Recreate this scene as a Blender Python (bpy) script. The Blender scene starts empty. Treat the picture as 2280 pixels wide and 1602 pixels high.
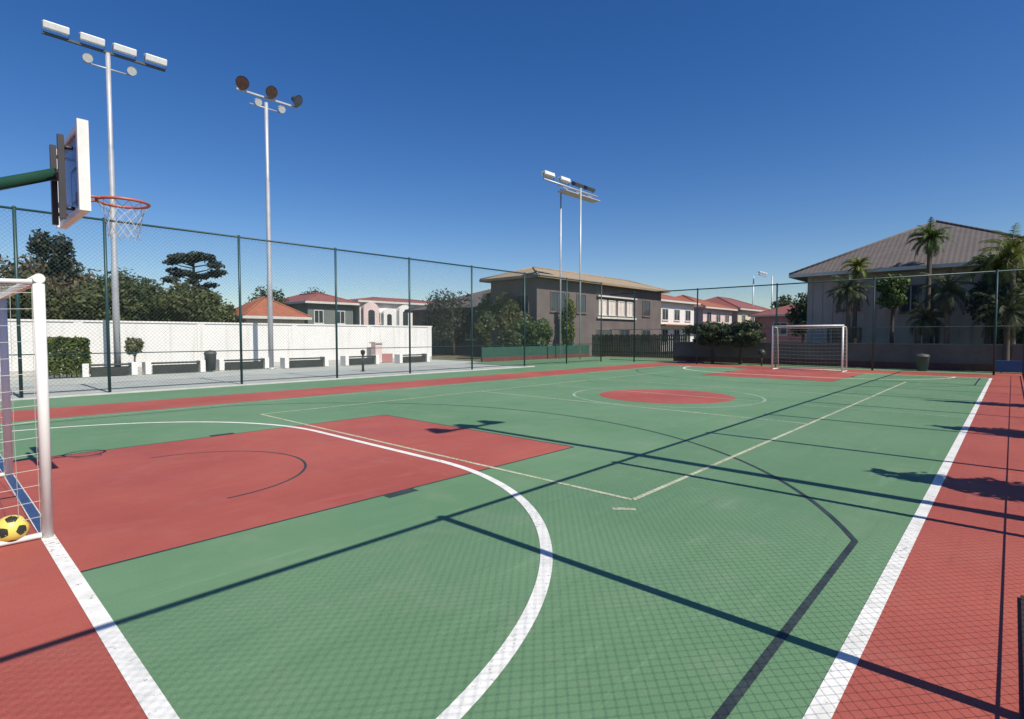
import bpy, bmesh, math, random
from mathutils import Vector, Matrix
R_ = math.radians
S = bpy.context.scene
COL = S.collection

# ------------------------------------------------------------------ camera
CAM_H = 1.53
YAW, PITCH, FPX = R_(42.6), R_(2.5), 1211.0
Fv = Vector((math.cos(YAW)*math.cos(PITCH), math.sin(YAW)*math.cos(PITCH), -math.sin(PITCH)))
Rv = Vector((math.sin(YAW), -math.cos(YAW), 0))
Uv = Rv.cross(Fv)
cd = bpy.data.cameras.new('camera'); cam = bpy.data.objects.new('camera', cd); COL.objects.link(cam)
cd.sensor_fit = 'HORIZONTAL'; cd.sensor_width = 36; cd.lens = 36*FPX/2280
cd.clip_start = 0.05; cd.clip_end = 6000
cam.matrix_world = Matrix(((Rv.x, Uv.x, -Fv.x, 0), (Rv.y, Uv.y, -Fv.y, 0), (Rv.z, Uv.z, -Fv.z, CAM_H), (0, 0, 0, 1)))
S.camera = cam

# ------------------------------------------------------------------ light
ELEV = R_(50.4)
w = bpy.data.worlds.new('World'); S.world = w; w.use_nodes = True
nt = w.node_tree; nt.nodes.clear()
sky = nt.nodes.new('ShaderNodeTexSky'); sky.sky_type = 'NISHITA'; sky.sun_disc = False
sky.sun_elevation = ELEV; sky.sun_rotation = R_(180); sky.altitude = 0
sky.air_density = 1.0; sky.dust_density = 0.35; sky.ozone_density = 3.0
bg = nt.nodes.new('ShaderNodeBackground'); bg.inputs['Strength'].default_value = 0.10
wo = nt.nodes.new('ShaderNodeOutputWorld')
hs = nt.nodes.new('ShaderNodeHueSaturation'); hs.inputs['Hue'].default_value = 0.512; hs.inputs['Saturation'].default_value = 1.34; hs.inputs['Value'].default_value = 0.96
nt.links.new(sky.outputs[0], hs.inputs['Color']); nt.links.new(hs.outputs[0], bg.inputs[0]); nt.links.new(bg.outputs[0], wo.inputs[0])
sl = bpy.data.lights.new('sun', 'SUN'); sl.energy = 5.0; sl.angle = R_(0.3); sl.color = (1, 0.94, 0.82)
so = bpy.data.objects.new('sun', sl); COL.objects.link(so)
so.rotation_euler = (math.pi/2 - ELEV, 0, 0); so.location = (0, -20, 40)
S.view_settings.view_transform = 'Standard'; S.view_settings.look = 'None'
S.view_settings.exposure = 0.17; S.view_settings.gamma = 1.0

# ------------------------------------------------------------------ measuring helpers
C0 = Vector((0, 0, CAM_H))
def ray(px, py): return Fv*FPX + Rv*(px-1140) - Uv*(py-801)
def at_x(px, py, X): d = ray(px, py); return C0 + d*(X/d.x)
def at_y(px, py, Y): d = ray(px, py); return C0 + d*(Y/d.y)

# ------------------------------------------------------------------ materials
def mat(name, col, col2=None, scale=3.0, rough=0.6, metal=0.0, bump=0.0, bscale=60, detail=6, spec=None, coords='Object', lo=0.35, hi=0.65):
    m = bpy.data.materials.new(name); m.use_nodes = True
    t = m.node_tree; b = t.nodes['Principled BSDF']
    b.inputs['Roughness'].default_value = rough; b.inputs['Metallic'].default_value = metal
    if spec is not None: b.inputs['Specular IOR Level'].default_value = spec
    tc = t.nodes.new('ShaderNodeTexCoord')
    n = t.nodes.new('ShaderNodeTexNoise'); n.inputs['Scale'].default_value = scale; n.inputs['Detail'].default_value = detail
    n.inputs['Roughness'].default_value = 0.62
    t.links.new(tc.outputs[coords], n.inputs['Vector'])
    r = t.nodes.new('ShaderNodeValToRGB'); t.links.new(n.outputs['Fac'], r.inputs[0])
    c2 = col2 or tuple(c*0.82 for c in col)
    r.color_ramp.elements[0].position = lo; r.color_ramp.elements[1].position = hi
    r.color_ramp.elements[0].color = (*c2, 1); r.color_ramp.elements[1].color = (*col, 1)
    t.links.new(r.outputs[0], b.inputs['Base Color'])
    if bump:
        n2 = t.nodes.new('ShaderNodeTexNoise'); n2.inputs['Scale'].default_value = bscale; n2.inputs['Detail'].default_value = 3
        t.links.new(tc.outputs[coords], n2.inputs['Vector'])
        bp = t.nodes.new('ShaderNodeBump'); bp.inputs['Strength'].default_value = bump; bp.inputs['Distance'].default_value = 0.01
        t.links.new(n2.outputs['Fac'], bp.inputs['Height']); t.links.new(bp.outputs[0], b.inputs['Normal'])
    return m

def court_mat(name, col, stain, fine):
    """painted acrylic court: broad fading, fine grit, scattered scuffs"""
    m = bpy.data.materials.new(name); m.use_nodes = True
    t = m.node_tree; b = t.nodes['Principled BSDF']; L = t.links.new
    tc = t.nodes.new('ShaderNodeTexCoord')
    def noise(s, d, rg=0.6):
        n = t.nodes.new('ShaderNodeTexNoise'); n.inputs['Scale'].default_value = s; n.inputs['Detail'].default_value = d
        n.inputs['Roughness'].default_value = rg; L(tc.outputs['Object'], n.inputs['Vector']); return n
    def mr(src, a0, a1, b0, b1):
        k = t.nodes.new('ShaderNodeMapRange'); L(src, k.inputs['Value'])
        for i, v in zip(('From Min', 'From Max', 'To Min', 'To Max'), (a0, a1, b0, b1)): k.inputs[i].default_value = v
        return k.outputs[0]
    def mix(f, a, bb):
        k = t.nodes.new('ShaderNodeMix'); k.data_type = 'RGBA'; L(f, k.inputs['Factor'])
        for s, v in (('A', a), ('B', bb)):
            i = [q for q in k.inputs if q.name == s and q.type == 'RGBA'][0]
            if isinstance(v, tuple): i.default_value = (*v, 1)
            else: L(v, i)
        return [q for q in k.outputs if q.type == 'RGBA'][0]
    c = mix(mr(noise(0.35, 5).outputs['Fac'], 0.38, 0.62, 0, 1), col, stain)
    c = mix(mr(noise(1.7, 6, 0.7).outputs['Fac'], 0.52, 0.72, 0, 0.7), c, fine)
    c = mix(mr(noise(9, 4).outputs['Fac'], 0.62, 0.8, 0, 0.35), c, tuple(x*0.7 for x in col))
    c = mix(mr(noise(90, 3, .7).outputs['Fac'], 0.35, 0.7, 0, 0.4), c, tuple(x*0.6 for x in col))
    mp = t.nodes.new('ShaderNodeMapping'); mp.inputs['Scale'].default_value = (0.35, 5.0, 1); mp.inputs['Rotation'].default_value = (0, 0, 0.5); L(tc.outputs['Object'], mp.inputs[0])
    sn = noise(1.6, 7, 0.75); L(mp.outputs[0], sn.inputs['Vector'])
    c = mix(mr(sn.outputs['Fac'], 0.56, 0.70, 0, 0.5), c, tuple(x*0.74 for x in col))
    c = mix(mr(sn.outputs['Fac'], 0.43, 0.30, 0, 0.5), c, tuple(min(1, x*1.25+0.03) for x in col))
    vo = t.nodes.new('ShaderNodeTexVoronoi'); vo.feature = 'DISTANCE_TO_EDGE'; vo.inputs['Scale'].default_value = 0.33
    wp = t.nodes.new('ShaderNodeMix'); wp.data_type = 'VECTOR'; wp.inputs['Factor'].default_value = 0.12
    va = [q for q in wp.inputs if q.type == 'VECTOR']; L(tc.outputs['Object'], va[0]); L(noise(1.4, 6, 0.7).outputs['Color'], va[1])
    L([q for q in wp.outputs if q.type == 'VECTOR'][0], vo.inputs['Vector'])
    c = mix(mr(vo.outputs['Distance'], 0.0, 0.0035, 0.38, 0), c, tuple(x*0.4 for x in col))
    L(c, b.inputs['Base Color'])
    L(mr(noise(0.9, 4).outputs['Fac'], 0.3, 0.7, 0.55, 0.78), b.inputs['Roughness'])
    b.inputs['Specular IOR Level'].default_value = 0.35
    bp = t.nodes.new('ShaderNodeBump'); bp.inputs['Strength'].default_value = 0.25; bp.inputs['Distance'].default_value = 0.004
    L(noise(220, 2).outputs['Fac'], bp.inputs['Height']); L(bp.outputs[0], b.inputs['Normal'])
    return m

def leaf_mat(name, dark, light, scale=1.6):
    m = bpy.data.materials.new(name); m.use_nodes = True
    t = m.node_tree; t.nodes.clear(); L = t.links.new
    tc = t.nodes.new('ShaderNodeTexCoord')
    n = t.nodes.new('ShaderNodeTexNoise'); n.inputs['Scale'].default_value = scale; n.inputs['Detail'].default_value = 5
    L(tc.outputs['Object'], n.inputs['Vector'])
    r = t.nodes.new('ShaderNodeValToRGB'); L(n.outputs['Fac'], r.inputs[0])
    r.color_ramp.elements[0].position = 0.35; r.color_ramp.elements[1].position = 0.68
    r.color_ramp.elements[0].color = (*dark, 1); r.color_ramp.elements[1].color = (*light, 1)
    d = t.nodes.new('ShaderNodeBsdfPrincipled'); d.inputs['Roughness'].default_value = 0.6; L(r.outputs[0], d.inputs['Base Color'])
    tr = t.nodes.new('ShaderNodeBsdfTranslucent'); L(r.outputs[0], tr.inputs['Color'])
    mx = t.nodes.new('ShaderNodeMixShader'); mx.inputs[0].default_value = 0.3
    L(d.outputs[0], mx.inputs[1]); L(tr.outputs[0], mx.inputs[2])
    o = t.nodes.new('ShaderNodeOutputMaterial'); L(mx.outputs[0], o.inputs[0])
    return m

def tile_mat(name, a, b_, axis='X', pitch=0.22):
    """clay tile roof: waves down the slope and courses across it"""
    m = mat(name, a, b_, scale=2.2, rough=0.8, lo=0.3, hi=0.7)
    t = m.node_tree; b = t.nodes['Principled BSDF']; L = t.links.new
    tc = t.nodes.new('ShaderNodeTexCoord')
    wv = t.nodes.new('ShaderNodeTexWave'); wv.bands_direction = axis; wv.inputs['Scale'].default_value = 1/pitch/3.2
    L(tc.outputs['Object'], wv.inputs['Vector'])
    wz = t.nodes.new('ShaderNodeTexWave'); wz.bands_direction = 'Z'; wz.wave_profile = 'SAW'; wz.inputs['Scale'].default_value = 2.0
    L(tc.outputs['Object'], wz.inputs['Vector'])
    ad = t.nodes.new('ShaderNodeMath'); ad.operation = 'ADD'; L(wv.outputs['Fac'], ad.inputs[0]); L(wz.outputs['Fac'], ad.inputs[1])
    bp = t.nodes.new('ShaderNodeBump'); bp.inputs['Strength'].default_value = 0.2; bp.inputs['Distance'].default_value = 0.06
    L(ad.outputs[0], bp.inputs['Height']); L(bp.outputs[0], b.inputs['Normal'])
    return m

M = {}
M['green'] = court_mat('court_green', (0.112, 0.222, 0.113), (0.140, 0.252, 0.138), (0.186, 0.262, 0.165))
M['red'] = court_mat('court_red', (0.322, 0.072, 0.054), (0.40, 0.100, 0.072), (0.37, 0.125, 0.095))
M['line_white'] = mat('line_white', (0.74, 0.73, 0.69), (0.58, 0.58, 0.54), scale=5, rough=0.6, lo=0.3, hi=0.55)
M['line_faded'] = mat('line_faded', (0.40, 0.48, 0.38), (0.24, 0.34, 0.24), scale=1.5, rough=0.6)
M['line_cream'] = mat('line_cream', (0.56, 0.54, 0.38), (0.38, 0.42, 0.28), scale=4, rough=0.6)
M['line_black'] = mat('line_black', (0.018, 0.026, 0.03), (0.035, 0.05, 0.05), scale=4, rough=0.6)
M['pave'] = mat('pavement', (0.42, 0.44, 0.40), (0.33, 0.35, 0.32), scale=1.2, rough=0.85, bump=0.3)
M['earth'] = mat('earth', (0.11, 0.12, 0.06), (0.14, 0.11, 0.07), scale=0.15, rough=0.95)
M['kerb'] = mat('kerb', (0.55, 0.54, 0.5), (0.42, 0.42, 0.39), scale=3, rough=0.85)
M['asphalt'] = mat('asphalt', (0.06, 0.06, 0.062), (0.045, 0.045, 0.047), scale=2, rough=0.9)
M['white_paint'] = mat('white_paint', (0.76, 0.76, 0.73), (0.62, 0.62, 0.58), scale=2.5, rough=0.4, lo=0.25, hi=0.5)
M['white_wall'] = mat('white_wall', (0.74, 0.725, 0.69), (0.68, 0.665, 0.64), scale=0.7, rough=0.9, bump=0.15, lo=0.25, hi=0.6)
def streaked(name, col, col2):
    m = mat(name, col, tuple(c*.93 for c in col), scale=0.7, rough=0.9, bump=0.2, lo=0.25, hi=0.6)
    t = m.node_tree; b = t.nodes['Principled BSDF']; L = t.links.new; src = b.inputs['Base Color'].links[0].from_socket
    tc = t.nodes.new('ShaderNodeTexCoord'); mp = t.nodes.new('ShaderNodeMapping'); mp.inputs['Scale'].default_value = (3.0, 3.0, 0.25); L(tc.outputs['Object'], mp.inputs[0])
    n = t.nodes.new('ShaderNodeTexNoise'); n.inputs['Scale'].default_value = 1.6; n.inputs['Detail'].default_value = 7; L(mp.outputs[0], n.inputs['Vector'])
    r = t.nodes.new('ShaderNodeMapRange'); r.inputs['From Min'].default_value = .52; r.inputs['From Max'].default_value = .75; r.inputs['To Max'].default_value = .55; L(n.outputs['Fac'], r.inputs['Value'])
    k = t.nodes.new('ShaderNodeMix'); k.data_type = 'RGBA'; L(r.outputs[0], k.inputs['Factor']); ra = [q for q in k.inputs if q.type == 'RGBA']
    L(src, ra[0]); ra[1].default_value = (*col2, 1); L([q for q in k.outputs if q.type == 'RGBA'][0], b.inputs['Base Color']); return m
M['white_render'] = streaked('white_render', (0.73, 0.715, 0.685), (0.50, 0.485, 0.45))
M['cap'] = mat('wall_cap', (0.5, 0.49, 0.47), rough=0.9)
M['fence'] = mat('fence_green', (0.012, 0.05, 0.055), (0.02, 0.06, 0.06), scale=4, rough=0.45)
M['wire'] = mat('fence_wire', (0.03, 0.075, 0.07), (0.04, 0.08, 0.075), rough=0.5)
M['galv'] = mat('galvanised', (0.52, 0.53, 0.55), (0.43, 0.44, 0.46), scale=2, rough=0.45, metal=0.35)
M['hoop_green'] = mat('hoop_green', (0.012, 0.055, 0.035), (0.02, 0.07, 0.045), rough=0.4)
M['dark_steel'] = mat('dark_steel', (0.03, 0.03, 0.035), (0.05, 0.045, 0.05), rough=0.5)
def acrylic():
    m = bpy.data.materials.new('acrylic'); m.use_nodes = True; t = m.node_tree; t.nodes.clear(); L = t.links.new
    a = t.nodes.new('ShaderNodeBsdfTransparent'); a.inputs[0].default_value = (0.62, 0.62, 0.72, 1)
    g = t.nodes.new('ShaderNodeBsdfPrincipled'); g.inputs['Base Color'].default_value = (0.22, 0.22, 0.26, 1); g.inputs['Roughness'].default_value = 0.15
    x = t.nodes.new('ShaderNodeMixShader'); x.inputs[0].default_value = 0.35; L(a.outputs[0], x.inputs[1]); L(g.outputs[0], x.inputs[2])
    o = t.nodes.new('ShaderNodeOutputMaterial'); L(x.outputs[0], o.inputs[0]); return m
M['acrylic'] = acrylic()
M['board_back'] = mat('board_back', (0.16, 0.14, 0.19), (0.12, 0.105, 0.15), rough=0.7)
M['orange'] = mat('rim_orange', (0.50, 0.14, 0.07), (0.36, 0.10, 0.06), rough=0.4)
M['net'] = mat('net_cord', (0.48, 0.47, 0.43), (0.36, 0.35, 0.33), rough=0.9)
M['net_dark'] = mat('net_shade_cord', (0.16, 0.19, 0.26), (0.12, 0.15, 0.2), rough=0.9)
M['lamp_white'] = mat('lamp_white', (0.82, 0.82, 0.80), (0.74, 0.74, 0.72), scale=3, rough=0.35)
M['lamp_bronze'] = mat('lamp_bronze', (0.20, 0.085, 0.045), (0.12, 0.06, 0.04), scale=3, rough=0.4)
M['lamp_dark'] = mat('lamp_dark', (0.05, 0.06, 0.07), (0.07, 0.08, 0.09), rough=0.4)
M['lens'] = mat('lamp_glass', (0.10, 0.12, 0.14), rough=0.08)
M['lens_brown'] = mat('lamp_glass_brown', (0.10, 0.065, 0.055), (0.06, 0.042, 0.038), scale=8, rough=0.2)
M['reflector'] = mat('lamp_reflector', (0.80, 0.80, 0.78), (0.68, 0.69, 0.70), scale=8, rough=0.3)
M['ball_yellow'] = mat('ball_yellow', (0.75, 0.60, 0.13), (0.68, 0.52, 0.10), rough=0.4)
M['ball_black'] = mat('ball_black', (0.03, 0.035, 0.03), rough=0.4)
M['bark'] = mat('bark', (0.10, 0.075, 0.055), (0.055, 0.042, 0.033), scale=6, rough=0.95, bump=0.6, bscale=12)
M['palm_bark'] = mat('palm_bark', (0.13, 0.105, 0.085), (0.08, 0.065, 0.05), scale=9, rough=0.95, bump=0.5, bscale=14)
M['leaf_dark'] = leaf_mat('leaf_dark', (0.024, 0.042, 0.016), (0.075, 0.10, 0.033))
M['leaf_olive'] = leaf_mat('leaf_olive', (0.055, 0.068, 0.022), (0.14, 0.155, 0.05))
M['leaf_brown'] = leaf_mat('leaf_brown', (0.075, 0.062, 0.036), (0.18, 0.145, 0.075))
M['leaf_pine'] = leaf_mat('leaf_pine', (0.022, 0.032, 0.026), (0.052, 0.066, 0.044))
M['leaf_mid'] = leaf_mat('leaf_mid', (0.035, 0.075, 0.014), (0.10, 0.16, 0.03))
M['leaf_lime'] = leaf_mat('leaf_lime', (0.075, 0.11, 0.014), (0.17, 0.20, 0.03))
M['leaf_hedge'] = leaf_mat('leaf_hedge', (0.05, 0.075, 0.012), (0.125, 0.155, 0.022), 3)
M['leaf_grey'] = leaf_mat('leaf_grey', (0.10, 0.11, 0.05), (0.20, 0.20, 0.10), 4)
M['roof_red'] = tile_mat('roof_red', (0.34, 0.11, 0.07), (0.25, 0.08, 0.055))
M['roof_orange'] = tile_mat('roof_orange', (0.34, 0.115, 0.06), (0.25, 0.08, 0.045))
M['roof_maroon'] = tile_mat('roof_maroon', (0.26, 0.085, 0.075), (0.18, 0.06, 0.055))
M['roof_brown'] = tile_mat('roof_brown', (0.125, 0.104, 0.095), (0.085, 0.073, 0.072), 'Y')
M['roof_sand'] = tile_mat('roof_sand', (0.33, 0.25, 0.165), (0.24, 0.19, 0.13))
M['wall_grey'] = mat('wall_grey', (0.45, 0.395, 0.36), (0.36, 0.32, 0.295), scale=0.8, rough=0.9, bump=0.2)
M['wall_dark'] = mat('wall_dark', (0.155, 0.125, 0.115), (0.12, 0.098, 0.092), scale=0.8, rough=0.9, bump=0.2)
M['wall_cream'] = mat('wall_cream', (0.66, 0.58, 0.45), (0.56, 0.49, 0.38), scale=0.8, rough=0.9)
M['wall_pink'] = mat('wall_pink', (0.70, 0.55, 0.52), (0.60, 0.47, 0.44), scale=0.8, rough=0.9)
M['wall_rose'] = mat('wall_rose', (0.42, 0.20, 0.19), (0.34, 0.16, 0.15), scale=0.8, rough=0.9)
M['wall_mauve'] = mat('wall_mauve', (0.17, 0.125, 0.12), (0.12, 0.09, 0.088), scale=1.4, rough=0.9, bump=0.2)
M['wall_greyg'] = mat('wall_greygreen', (0.16, 0.18, 0.165), (0.12, 0.14, 0.13), scale=0.8, rough=0.9)
M['trim'] = mat('trim_pale', (0.60, 0.59, 0.54), (0.52, 0.51, 0.47), rough=0.7)
M['glass'] = mat('window_glass', (0.035, 0.045, 0.055), (0.05, 0.06, 0.07), scale=1, rough=0.08)
M['curtain'] = mat('curtain', (0.72, 0.64, 0.56), (0.60, 0.52, 0.46), scale=3, rough=0.9)
M['slat'] = mat('slat_wood', (0.15, 0.12, 0.075), (0.10, 0.08, 0.055), scale=4, rough=0.85)
M['screen'] = mat('screen_green', (0.012, 0.06, 0.042), (0.02, 0.08, 0.055), scale=3, rough=0.8)
M['red_brick'] = mat('red_base', (0.15, 0.045, 0.04), (0.10, 0.035, 0.033), scale=3, rough=0.9)
M['bench_dark'] = mat('bench_dark', (0.025, 0.03, 0.028), (0.04, 0.045, 0.04), rough=0.5)
M['blue'] = mat('blue_paint', (0.02, 0.10, 0.25), (0.02, 0.08, 0.2), rough=0.5)
M['black_slab'] = mat('dark_slab', (0.018, 0.012, 0.012), (0.03, 0.018, 0.018), scale=3, rough=0.9)
M['bin'] = mat('bin_grey', (0.06, 0.065, 0.065), (0.08, 0.085, 0.085), rough=0.6)
M['tank'] = mat('tank', (0.5, 0.5, 0.52), rough=0.6)

# ------------------------------------------------------------------ mesh builder
def chip(m, scale=26, lo=0.66, hi=0.74, amount=0.8):
    t = m.node_tree; L = t.links.new; b = t.nodes['Principled BSDF']; o = t.nodes['Material Output']; tc = t.nodes.new('ShaderNodeTexCoord')
    n = t.nodes.new('ShaderNodeTexNoise'); n.inputs['Scale'].default_value = scale; n.inputs['Detail'].default_value = 8; n.inputs['Roughness'].default_value = .72; L(tc.outputs['Object'], n.inputs['Vector'])
    n2 = t.nodes.new('ShaderNodeTexNoise'); n2.inputs['Scale'].default_value = 1.1; n2.inputs['Detail'].default_value = 4; L(tc.outputs['Object'], n2.inputs['Vector'])
    a = t.nodes.new('ShaderNodeMath'); a.operation = 'MULTIPLY_ADD'; L(n2.outputs['Fac'], a.inputs[0]); a.inputs[1].default_value = .3; L(n.outputs['Fac'], a.inputs[2])
    r = t.nodes.new('ShaderNodeMapRange'); r.inputs['From Min'].default_value = lo; r.inputs['From Max'].default_value = hi; r.inputs['To Max'].default_value = amount; L(a.outputs[0], r.inputs['Value'])
    x = t.nodes.new('ShaderNodeMixShader'); tr = t.nodes.new('ShaderNodeBsdfTransparent'); L(r.outputs[0], x.inputs[0]); L(b.outputs[0], x.inputs[1]); L(tr.outputs[0], x.inputs[2]); L(x.outputs[0], o.inputs['Surface'])
chip(M['line_white'], lo=.74, hi=.82); chip(M['line_black'], lo=.72, hi=.82); chip(M['line_cream'], lo=.66, hi=.80); chip(M['line_faded'], lo=.62, hi=.78)

class MB:
    def __init__(s): s.v = []; s.f = []; s.sm = []
    def quad(s, a, b, c, d, smooth=False):
        i = len(s.v); s.v += [tuple(a), tuple(b), tuple(c), tuple(d)]; s.f.append((i, i+1, i+2, i+3)); s.sm.append(smooth); return s
    def poly(s, pts, smooth=False):
        i = len(s.v); s.v += [tuple(p) for p in pts]; s.f.append(tuple(range(i, i+len(pts)))); s.sm.append(smooth); return s
    def box(s, x0, y0, z0, x1, y1, z1, bev=0.0):
        if bev:
            bm = bmesh.new(); bmesh.ops.create_cube(bm, size=1)
            bmesh.ops.scale(bm, vec=(x1-x0, y1-y0, z1-z0), verts=bm.verts)
            bmesh.ops.bevel(bm, geom=bm.edges[:], offset=bev, segments=2, affect='EDGES', profile=0.5)
            bmesh.ops.translate(bm, vec=((x0+x1)/2, (y0+y1)/2, (z0+z1)/2), verts=bm.verts)
            s.addbm(bm); return s
        p = [(x0,y0,z0),(x1,y0,z0),(x1,y1,z0),(x0,y1,z0),(x0,y0,z1),(x1,y0,z1),(x1,y1,z1),(x0,y1,z1)]
        i = len(s.v); s.v += p
        for q in ((3,2,1,0),(4,5,6,7),(0,1,5,4),(1,2,6,5),(2,3,7,6),(3,0,4,7)):
            s.f.append(tuple(i+k for k in q)); s.sm.append(False)
        return s
    def addbm(s, bm, mtx=None, smooth=False):
        if mtx is not None: bm.transform(mtx)
        bm.verts.index_update(); i = len(s.v)
        s.v += [tuple(v.co) for v in bm.verts]
        for f in bm.faces: s.f.append(tuple(i+v.index for v in f.verts)); s.sm.append(smooth)
        bm.free(); return s
    def tube(s, pts, r, n=8, cap=True):
        pts = [Vector(p) for p in pts]; rr = r if isinstance(r, (list, tuple)) else [r]*len(pts)
        i0 = len(s.v); prev = None
        for k, p in enumerate(pts):
            d = (pts[min(k+1, len(pts)-1)] - pts[max(k-1, 0)]).normalized()
            a = prev if prev is not None else (Vector((0,0,1)) if abs(d.z) < 0.9 else Vector((1,0,0)))
            u = (a - d*a.dot(d)).normalized(); v = d.cross(u); prev = u
            for j in range(n):
                t = 2*math.pi*j/n; s.v.append(tuple(p + (u*math.cos(t) + v*math.sin(t))*rr[k]))
        for k in range(len(pts)-1):
            for j in range(n):
                a = i0+k*n+j; b = i0+k*n+(j+1) % n
                s.f.append((a, b, b+n, a+n)); s.sm.append(n > 4)
        if cap:
            s.f.append(tuple(i0+j for j in reversed(range(n)))); s.sm.append(False)
            e = i0+(len(pts)-1)*n; s.f.append(tuple(e+j for j in range(n))); s.sm.append(False)
        return s
    def lathe(s, prof, c=(0,0,0), n=20, axis='Z'):
        i0 = len(s.v)
        for (r, z) in prof:
            for j in range(n):
                t = 2*math.pi*j/n; a, b = r*math.cos(t), r*math.sin(t)
                p = (a, b, z) if axis == 'Z' else (a, z, b)
                s.v.append((c[0]+p[0], c[1]+p[1], c[2]+p[2]))
        for k in range(len(prof)-1):
            for j in range(n):
                a = i0+k*n+j; b = i0+k*n+(j+1) % n; s.f.append((a, b, b+n, a+n)); s.sm.append(True)
        return s
    def mesh(s, name, m):
        me = bpy.data.meshes.new(name); me.from_pydata(s.v, [], s.f)
        me.polygons.foreach_set('use_smooth', s.sm); me.materials.append(M[m] if isinstance(m, str) else m); me.update(); return me
    def build(s, name, m, parent=None, loc=(0,0,0), rot=(0,0,0)):
        o = bpy.data.objects.new(name, s.mesh(name, m)); COL.objects.link(o)
        o.location = loc; o.rotation_euler = rot
        if parent: o.parent = parent
        return o

def tag(o, label=None, cat=None, group=None, kind=None):
    if label: o['label'] = label
    if cat: o['category'] = cat
    if group: o['group'] = group
    if kind: o['kind'] = kind
    return o
def empty(name, loc, label, cat, group=None, rz=0):
    o = bpy.data.objects.new(name, None); COL.objects.link(o); o.location = loc; o.rotation_euler.z = rz
    o.empty_display_size = 0.2
    return tag(o, label, cat, group)
def copy_tree(o, parent=None):
    c = o.copy(); COL.objects.link(c); c.parent = parent
    for ch in o.children: copy_tree(ch, c)
    return c
def struct(name, mb, m): return tag(mb.build(name, m), kind='structure')

# ------------------------------------------------------------------ ground, court, lines
def grid(x0, y0, x1, y1, z):
    return MB().quad((x0,y0,z),(x1,y0,z),(x1,y1,z),(x0,y1,z))
struct('ground', grid(-1500,-1500,2500,2500,-0.06), 'earth')
struct('pavement', grid(-8, 16.4, 22.5, 27.4, -0.012), 'pave')
struct('road', grid(22.5, 23.0, 120, 24.0, -0.02), 'asphalt')
struct('court', grid(-10,-1.0, 33.2, 17.35, 0.0).quad((20.6,17.35,0),(33.2,17.35,0),(33.2,22.6,0),(20.6,22.6,0)), 'green')
XA, XB, YA, YB, YC = 0.61, 26.0, 0.53, 12.77, 6.65
Z1, Z2, Z3, Z4 = 0.0010, 0.0018, 0.0022, 0.0026
red = MB()
for a in ((-10,-1.0,30.6,YA), (-10,YA,XA,13.05), (XB,YA,28.6,13.05), (-10,13.05,28.6,14.95),
          (XA,4.4,6.04,8.9), (XB-5.43,4.4,XB,8.9)):
    red.quad((a[0],a[1],Z1),(a[2],a[1],Z1),(a[2],a[3],Z1),(a[0],a[3],Z1))
red.poly([(12.85+1.66*math.cos(t*math.pi/32), 6.5+1.66*math.sin(t*math.pi/32), Z1) for t in range(64)])
struct('court_red_paint', red, 'red')
def seg(mb, a, b, wd, z):
    a, b = Vector((a[0],a[1],z)), Vector((b[0],b[1],z)); d = (b-a).normalized(); n = Vector((-d.y,d.x,0))*wd/2
    mb.quad(a-n, b-n, b+n, a+n)
def arc(mb, c, r, t0, t1, wd, z, n=48):
    for k in range(n):
        a, b = t0+(t1-t0)*k/n, t0+(t1-t0)*(k+1)/n
        P = lambda rr, t: (c[0]+rr*math.cos(t), c[1]+rr*math.sin(t), z)
        mb.quad(P(r-wd/2,a), P(r+wd/2,a), P(r+wd/2,b), P(r-wd/2,b))
H = math.pi/2
PY0, PY1 = 5.35, 8.0
black = MB()
for sx, xb in ((1, XA), (-1, XB)):
    cx = xb+sx*1.3
    seg(black, (xb+sx*0.04, 0.82), (cx+sx*2.76, 0.82), 0.045, Z2); seg(black, (xb+sx*0.04, 2*YC-0.82), (cx+sx*2.76, 2*YC-0.82), 0.045, Z2)
    a = math.acos(2.76/6.45)
    if sx > 0: arc(black, (cx, YC), 6.45, -a, a, 0.045, Z2, 90); arc(black, (cx, YC), 1.25, -H, H, 0.03, Z2)
    else: arc(black, (cx, YC), 6.45, math.pi-a, math.pi+a, 0.045, Z2, 90); arc(black, (cx, YC), 1.25, H, 3*H, 0.03, Z2)
    fx = xb+sx*5.43
    seg(black, (xb, 4.4), (fx, 4.4), 0.024, Z3); seg(black, (xb, 8.9), (fx, 8.9), 0.024, Z3); seg(black, (fx, 4.4), (fx, 8.9), 0.024, Z4)
    seg(black, (xb+sx*2.34, 4.33), (xb+sx*2.68, 4.33), 0.10, Z4); seg(black, (xb+sx*2.34, 8.97), (xb+sx*2.68, 8.97), 0.10, Z4)
struct('court_black_line', black, 'line_black')
cream = MB()
VX0, VX1, VY0, VY1 = 4.45, 22.1, 2.56, 10.74
for a, b in (((VX0,VY0),(VX0,VY1)),((VX1,VY0),(VX1,VY1)),((VX0,VY0),(VX1,VY0)),((VX0,VY1),(VX1,VY1)),((10.4,VY0),(10.4,VY1)),((16.1,VY0),(16.1,VY1))):
    seg(cream, a, b, 0.05, Z4+0.0005)
seg(cream, (4.10, 2.56), (4.22, 2.40), 0.06, Z4+0.0005)
struct('court_cream_line', cream, 'line_cream')
white = MB(); ZW = Z4+0.0012
seg(white, (-3, YA), (XB+0.04, YA), 0.085, ZW)
seg(white, (XA, YA-0.04), (XA, YB+0.04), 0.085, ZW+0.0005); seg(white, (XB, YA), (XB, YB), 0.085, ZW+0.0005)
faded = MB(); seg(faded, (XA, YB), (XB, YB), 0.075, ZW)
seg(faded, (13.2, YA+.045), (13.2, YB-.045), 0.06, ZW-0.0003)
arc(faded, (12.85, 6.5), 2.32, 0, 2*math.pi, 0.07, ZW-0.0005, 96)
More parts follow.
